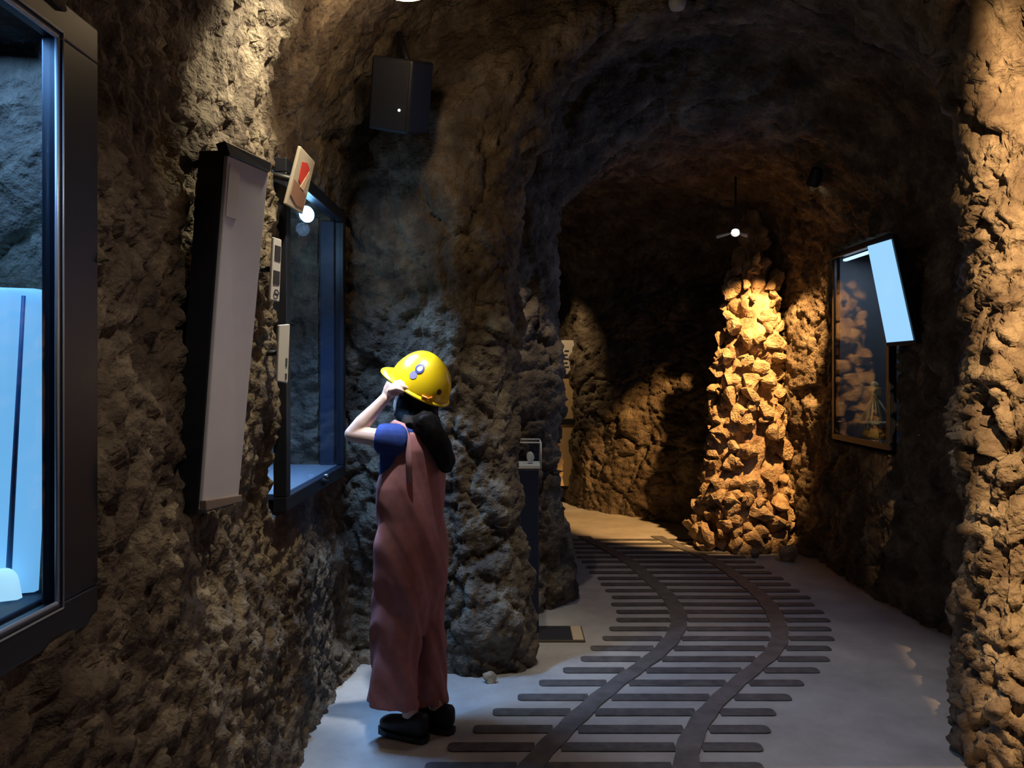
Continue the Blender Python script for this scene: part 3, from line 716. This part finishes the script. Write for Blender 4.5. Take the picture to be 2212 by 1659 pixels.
    for s in (-1, 1):
        e = hd + ff * .083 + hl * (.033 * s) + fu * .005
        eye = ell('eye', e, (.011, .013, .011), mat('eye_white', (.8, .8, .78), .3), root, MF); ell('iris', e + ff * .008, (.004, .006, .006), mat('iris', (.03, .02, .015), .3), root, MF)
    n = 48
    def ring(f, l, z, a, b, ph=0, amp=0):
        out = []
        for k in range(n):
            t = 2 * math.pi * k / n; g = 1 + amp * math.sin(5 * t + ph) + amp * .6 * math.sin(9 * t + 2 * ph)
            out.append(pt(f + b * g * math.cos(t), l + a * g * math.sin(t), z))
        return out
    # ---- navy t-shirt
    bm = bmesh.new()
    add_loft(bm, [ring(-.005, 0, 1.285, .07, .06), ring(-.003, 0, 1.258, .125, .076), ring(0, 0, 1.19, .156, .096), ring(.005, 0, 1.06, .148, .102), ring(0, 0, .92, .130, .096)])
    add_tube(bm, [pt(0, .07, 1.215), shL + V((.0, .01, .0)), shL.lerp(elL, .28), shL.lerp(elL, .40)], [.068, .068, .062, .058], 18)
    add_tube(bm, [pt(0, -.07, 1.215), shR, shR.lerp(elR, .40)], [.066, .064, .056], 18)
    shirt = from_bm('t_shirt', bm, NAVYC, root, True); remesh(shirt, .005, 5); shirt['label'] = 'navy short sleeved shirt'
    # ---- overalls: bib trunk, two wide legs, straps
    bm = bmesh.new()
    add_loft(bm, [ring(-.042, -.022, 1.25, .122, .074), ring(-.032, -.012, 1.18, .150, .094), ring(-.012, -.008, 1.10, .158, .114), ring(-.002, 0, 1.03, .166, .122), ring(0, 0, .9, .166, .126, 1, .01),
                  ring(-.004, 0, .80, .174, .130, 1.5, .012), ring(-.008, .002, .66, .178, .128, 2, .015), ring(-.012, .004, .56, .165, .112, 2, .015), ring(-.014, .008, .47, .14, .085, 2, .015), ring(-.016, .008, .41, .10, .055, 2, .0)])
    def leg(cx0, cx1, a0, a1, hem, ph):
        rs = []
        for i in range(16):
            t = i / 15; z = .74 + (hem - .74) * t; e = t ** .9
            f = cx0[0] + (cx1[0] - cx0[0]) * t; l = cx0[1] + (cx1[1] - cx0[1]) * t
            rs.append(ring(f, l, z, a0[0] + (a1[0] - a0[0]) * e, a0[1] + (a1[1] - a0[1]) * e, ph + 1.2 * t, .015 + .035 * t))
        add_loft(bm, rs)
    def fl(x, y): d = V((x, y, 0)) - V((B.x, B.y, 0)); return (d.dot(Fw), d.dot(Lf))
    leg((0, .080), fl(-.478, 3.175), (.070, .095), (.098, .118), .160, .3)
    leg((-.005, -.080), fl(-.372, 3.318), (.070, .095), (.095, .104), .108, 1.7)
    ov = from_bm('overalls', bm, PINK, root, True); remesh(ov, .006, 5)
    def folds(P):
        Q = P * np.array([1, 1, .35], np.float32); t = np.clip((1.15 - P[:, 2]) / .5, 0, 1)
        diag = P.copy(); diag[:, 2] += (P[:, 0] + P[:, 1]) * 1.6
        return (.014 * fbm(Q, 9, 2, 3) + .020 * fbm(diag * np.array([.6, .6, 1.0], np.float32), 6, 2, 8)) * (.25 + .75 * t)
    displace(ov, folds); ov['label'] = 'dusty pink wide legged overalls'
    sp = [pt(.060, .112, 1.19), pt(.045, .110, 1.262), pt(.0, .106, 1.292), pt(-.045, .108, 1.280), pt(-.078, .116, 1.225), pt(-.088, .122, 1.15), pt(-.094, .124, 1.06)]
    tube('strap', sp, [(.006, .013)] * 7, PINKL, root, 10)
    sp2 = [pt(.060, -.10, 1.19), pt(.045, -.10, 1.262), pt(.0, -.10, 1.292), pt(-.055, -.10, 1.272), pt(-.098, -.09, 1.215), pt(-.115, -.085, 1.15)]
    tube('strap', sp2, [(.006, .013)] * 6, PINKL, root, 10)
    # ---- shoes
    for s, ft, lift in ((1, LF, 0), (-1, RF, 0)):
        sh = empty('shoe', ft, None, None); sh.parent = root; sh.location = ft - B
        bm = bmesh.new(); rs = []
        prof = [(-.082, .024, .030, .085), (-.072, .032, .006, .108), (-.03, .036, .0, .098), (.02, .040, .0, .075), (.08, .044, .0, .062), (.125, .040, .003, .054), (.148, .024, .010, .042)]
        for f, hw, z0, z1 in prof:
            c = V((ft.x, ft.y, 0)) + Fw * f
            rs.append([c + Lf * (hw * math.copysign(abs(math.cos(t)) ** .7, math.cos(t))) + Up * (.018 + (z0 + z1) / 2 + (z1 - z0) / 2 * math.copysign(abs(math.sin(t)) ** .7, math.sin(t)) - .004) for t in np.linspace(0, 2 * math.pi, 20, endpoint=False)])
        add_loft(bm, rs); o = from_bm('shoe_upper', bm, SHOE, root, True); o.parent = sh; o.location = -ft
        md = o.modifiers.new('s', 'SUBSURF'); md.levels = md.render_levels = 1
        bm = bmesh.new(); top = []; bot = []
        out = [(-.088, 0), (-.08, .026), (-.03, .040), (.03, .045), (.09, .048), (.135, .040), (.156, .016)]
        pts = out + [(f, -l) for f, l in out[::-1] if l > 0]
        a = [bm.verts.new(V((ft.x, ft.y, 0)) + Fw * f + Lf * l + Up * .022) for f, l in pts]; b = [bm.verts.new(v.co - Up * .021) for v in a]
        bm.faces.new(a); bm.faces.new(b[::-1])
        for i in range(len(a)): bm.faces.new((a[i], b[i], b[(i + 1) % len(a)], a[(i + 1) % len(a)]))
        o = from_bm('sole', bm, BLACK, root); o.parent = sh; o.location = -ft
    # ---- hair
    bm = bmesh.new()
    add_ell(bm, hd - ff * .02 + fu * .012, (.098, .088, .100), MF)
    add_tube(bm, [hd - ff * .03 - fu * .02, hd - ff * .055 - fu * .09, pt(-.10, .02, 1.26), pt(-.145, .0, 1.20), pt(-.155, -.03, 1.13), pt(-.15, -.04, 1.09)],
             [(.075, .082), (.070, .08), (.060, .09), (.045, .082), (.036, .066), (.018, .035)], 20)
    add_tube(bm, [hd + hl * .06 - fu * .01, hd + hl * .065 - fu * .08 - ff * .01, pt(-.05, .07, 1.265)], [.035, .040, .032], 14)
    hr = from_bm('hair', bm, HAIR, root, True); remesh(hr, .006, 4)
    displace(hr, lambda P: .006 * fbm(P * np.array([1, 1, .3], np.float32), 30, 2, 4)); hr['label'] = 'long dark hair hanging over the back'
    # ---- helmet
    hm = empty('helmet', HC, None, None); hm.parent = root; hm.location = HC - B; hm['label'] = 'bright yellow hard hat tipped back'
    a_, b_, h_ = .138, .114, .150
    def hp(az, el, off=0):
        f, l, u = math.cos(el) * math.cos(az), math.cos(el) * math.sin(az), math.sin(el)
        ridge = .006 * math.exp(-(l / .16) ** 2) * max(0, u) ** .5
        return HC + hf * (f * (a_ + off + ridge)) + hl * (l * (b_ + off)) + hu * (u * (h_ + off + ridge))
    def hpart(name, bm, m, smooth=True):
        o = from_bm(name, bm, m, root, smooth); o.parent = hm; o.location = -HC; return o
    bm = bmesh.new(); na, ne = 56, 18; rows = []
    for j in range(ne):
        el = (math.pi / 2) * j / ne * .999; rows.append([bm.verts.new(hp(2 * math.pi * k / na, el)) for k in range(na)])
    pole = bm.verts.new(hp(0, math.pi / 2))
    for j in range(ne - 1):
        for k in range(na): bm.faces.new((rows[j][k], rows[j][(k + 1) % na], rows[j + 1][(k + 1) % na], rows[j + 1][k]))
    for k in range(na): bm.faces.new((rows[-1][k], rows[-1][(k + 1) % na], pole))
    o = hpart('shell', bm, YELLOW); md = o.modifiers.new('solid', 'SOLIDIFY'); md.thickness = .004; md.offset = -1
    # brim: narrow rim all round, long peak in front
    bm = bmesh.new(); inner, outer, lo = [], [], []
    for k in range(na):
        az = 2 * math.pi * k / na; c = max(0, math.cos(az)); pk = .010 + .040 * c ** 1.3
        p0 = hp(az, .03); d = (hf * math.cos(az) + hl * math.sin(az)).normalized(); p1 = p0 + d * pk - hu * (.004 + .016 * c ** 2)
        inner.append(p0 + hu * .006 - d * .003); outer.append(p1)
    iv = [bm.verts.new(p) for p in inner]; ov_ = [bm.verts.new(p) for p in outer]; ob = [bm.verts.new(p - hu * .006) for p in outer]; ib = [bm.verts.new(p - hu * .012) for p in inner]
    for k in range(na):
        q = (k + 1) % na
        bm.faces.new((iv[k], iv[q], ov_[q], ov_[k])); bm.faces.new((ov_[k], ov_[q], ob[q], ob[k])); bm.faces.new((ob[k], ob[q], ib[q], ib[k])); bm.faces.new((ib[k], ib[q], iv[q], iv[k]))
    hpart('brim', bm, YELLOW)
    # stickers on the near side, a dark slot and an orange clip
    def disc(name, az, el, r, r0, m, off):
        bm = bmesh.new(); k = 24; A, Bv = [], []
        for t in np.linspace(0, 2 * math.pi, k, endpoint=False):
            A.append(bm.verts.new(hp(az + r / .12 * math.cos(t), el + r / .135 * math.sin(t), off))); Bv.append(bm.verts.new(hp(az + r0 / .12 * math.cos(t), el + r0 / .135 * math.sin(t), off)))
        for i in range(k): bm.faces.new((A[i], A[(i + 1) % k], Bv[(i + 1) % k], Bv[i]))
        if r0 == 0: bmesh.ops.remove_doubles(bm, verts=bm.verts, dist=1e-5)
        return hpart(name, bm, m)
    ST_B = mat('sticker_blue', (.06, .07, .28), .4); ST_W = mat('sticker_white', (.75, .75, .8), .4); ST_L = mat('sticker_lilac', (.28, .26, .45), .4)
    azc, elc = math.radians(100), math.radians(42)
    disc('round_sticker', azc, elc, .020, .0, ST_W, .0018); disc('sticker_ring', azc, elc, .022, .013, ST_B, .003)
    disc('lower_sticker', azc - .06, elc - .26, .016, .0, ST_L, .0018)
    disc('dark_slot', math.radians(158), math.radians(20), .011, .0, mat('dark_red', (.05, .012, .01), .6), .0025)
    bm = bmesh.new(); add_tube(bm, [hp(math.radians(128), .10, .004), hp(math.radians(140), .09, .006), hp(math.radians(147), .16, .004)], .005, 8); hpart('clip', bm, mat('orange_clip', (.8, .30, .03), .4))
    bm = bmesh.new(); add_tube(bm, [hp(math.radians(88), .02, -.006), hd + hl * .082 - fu * .05 + ff * .02, hd + hl * .05 - fu * .10 + ff * .05, hd - fu * .118 + ff * .055], .0045, 8); hpart('chin_strap', bm, BLACK)
person()
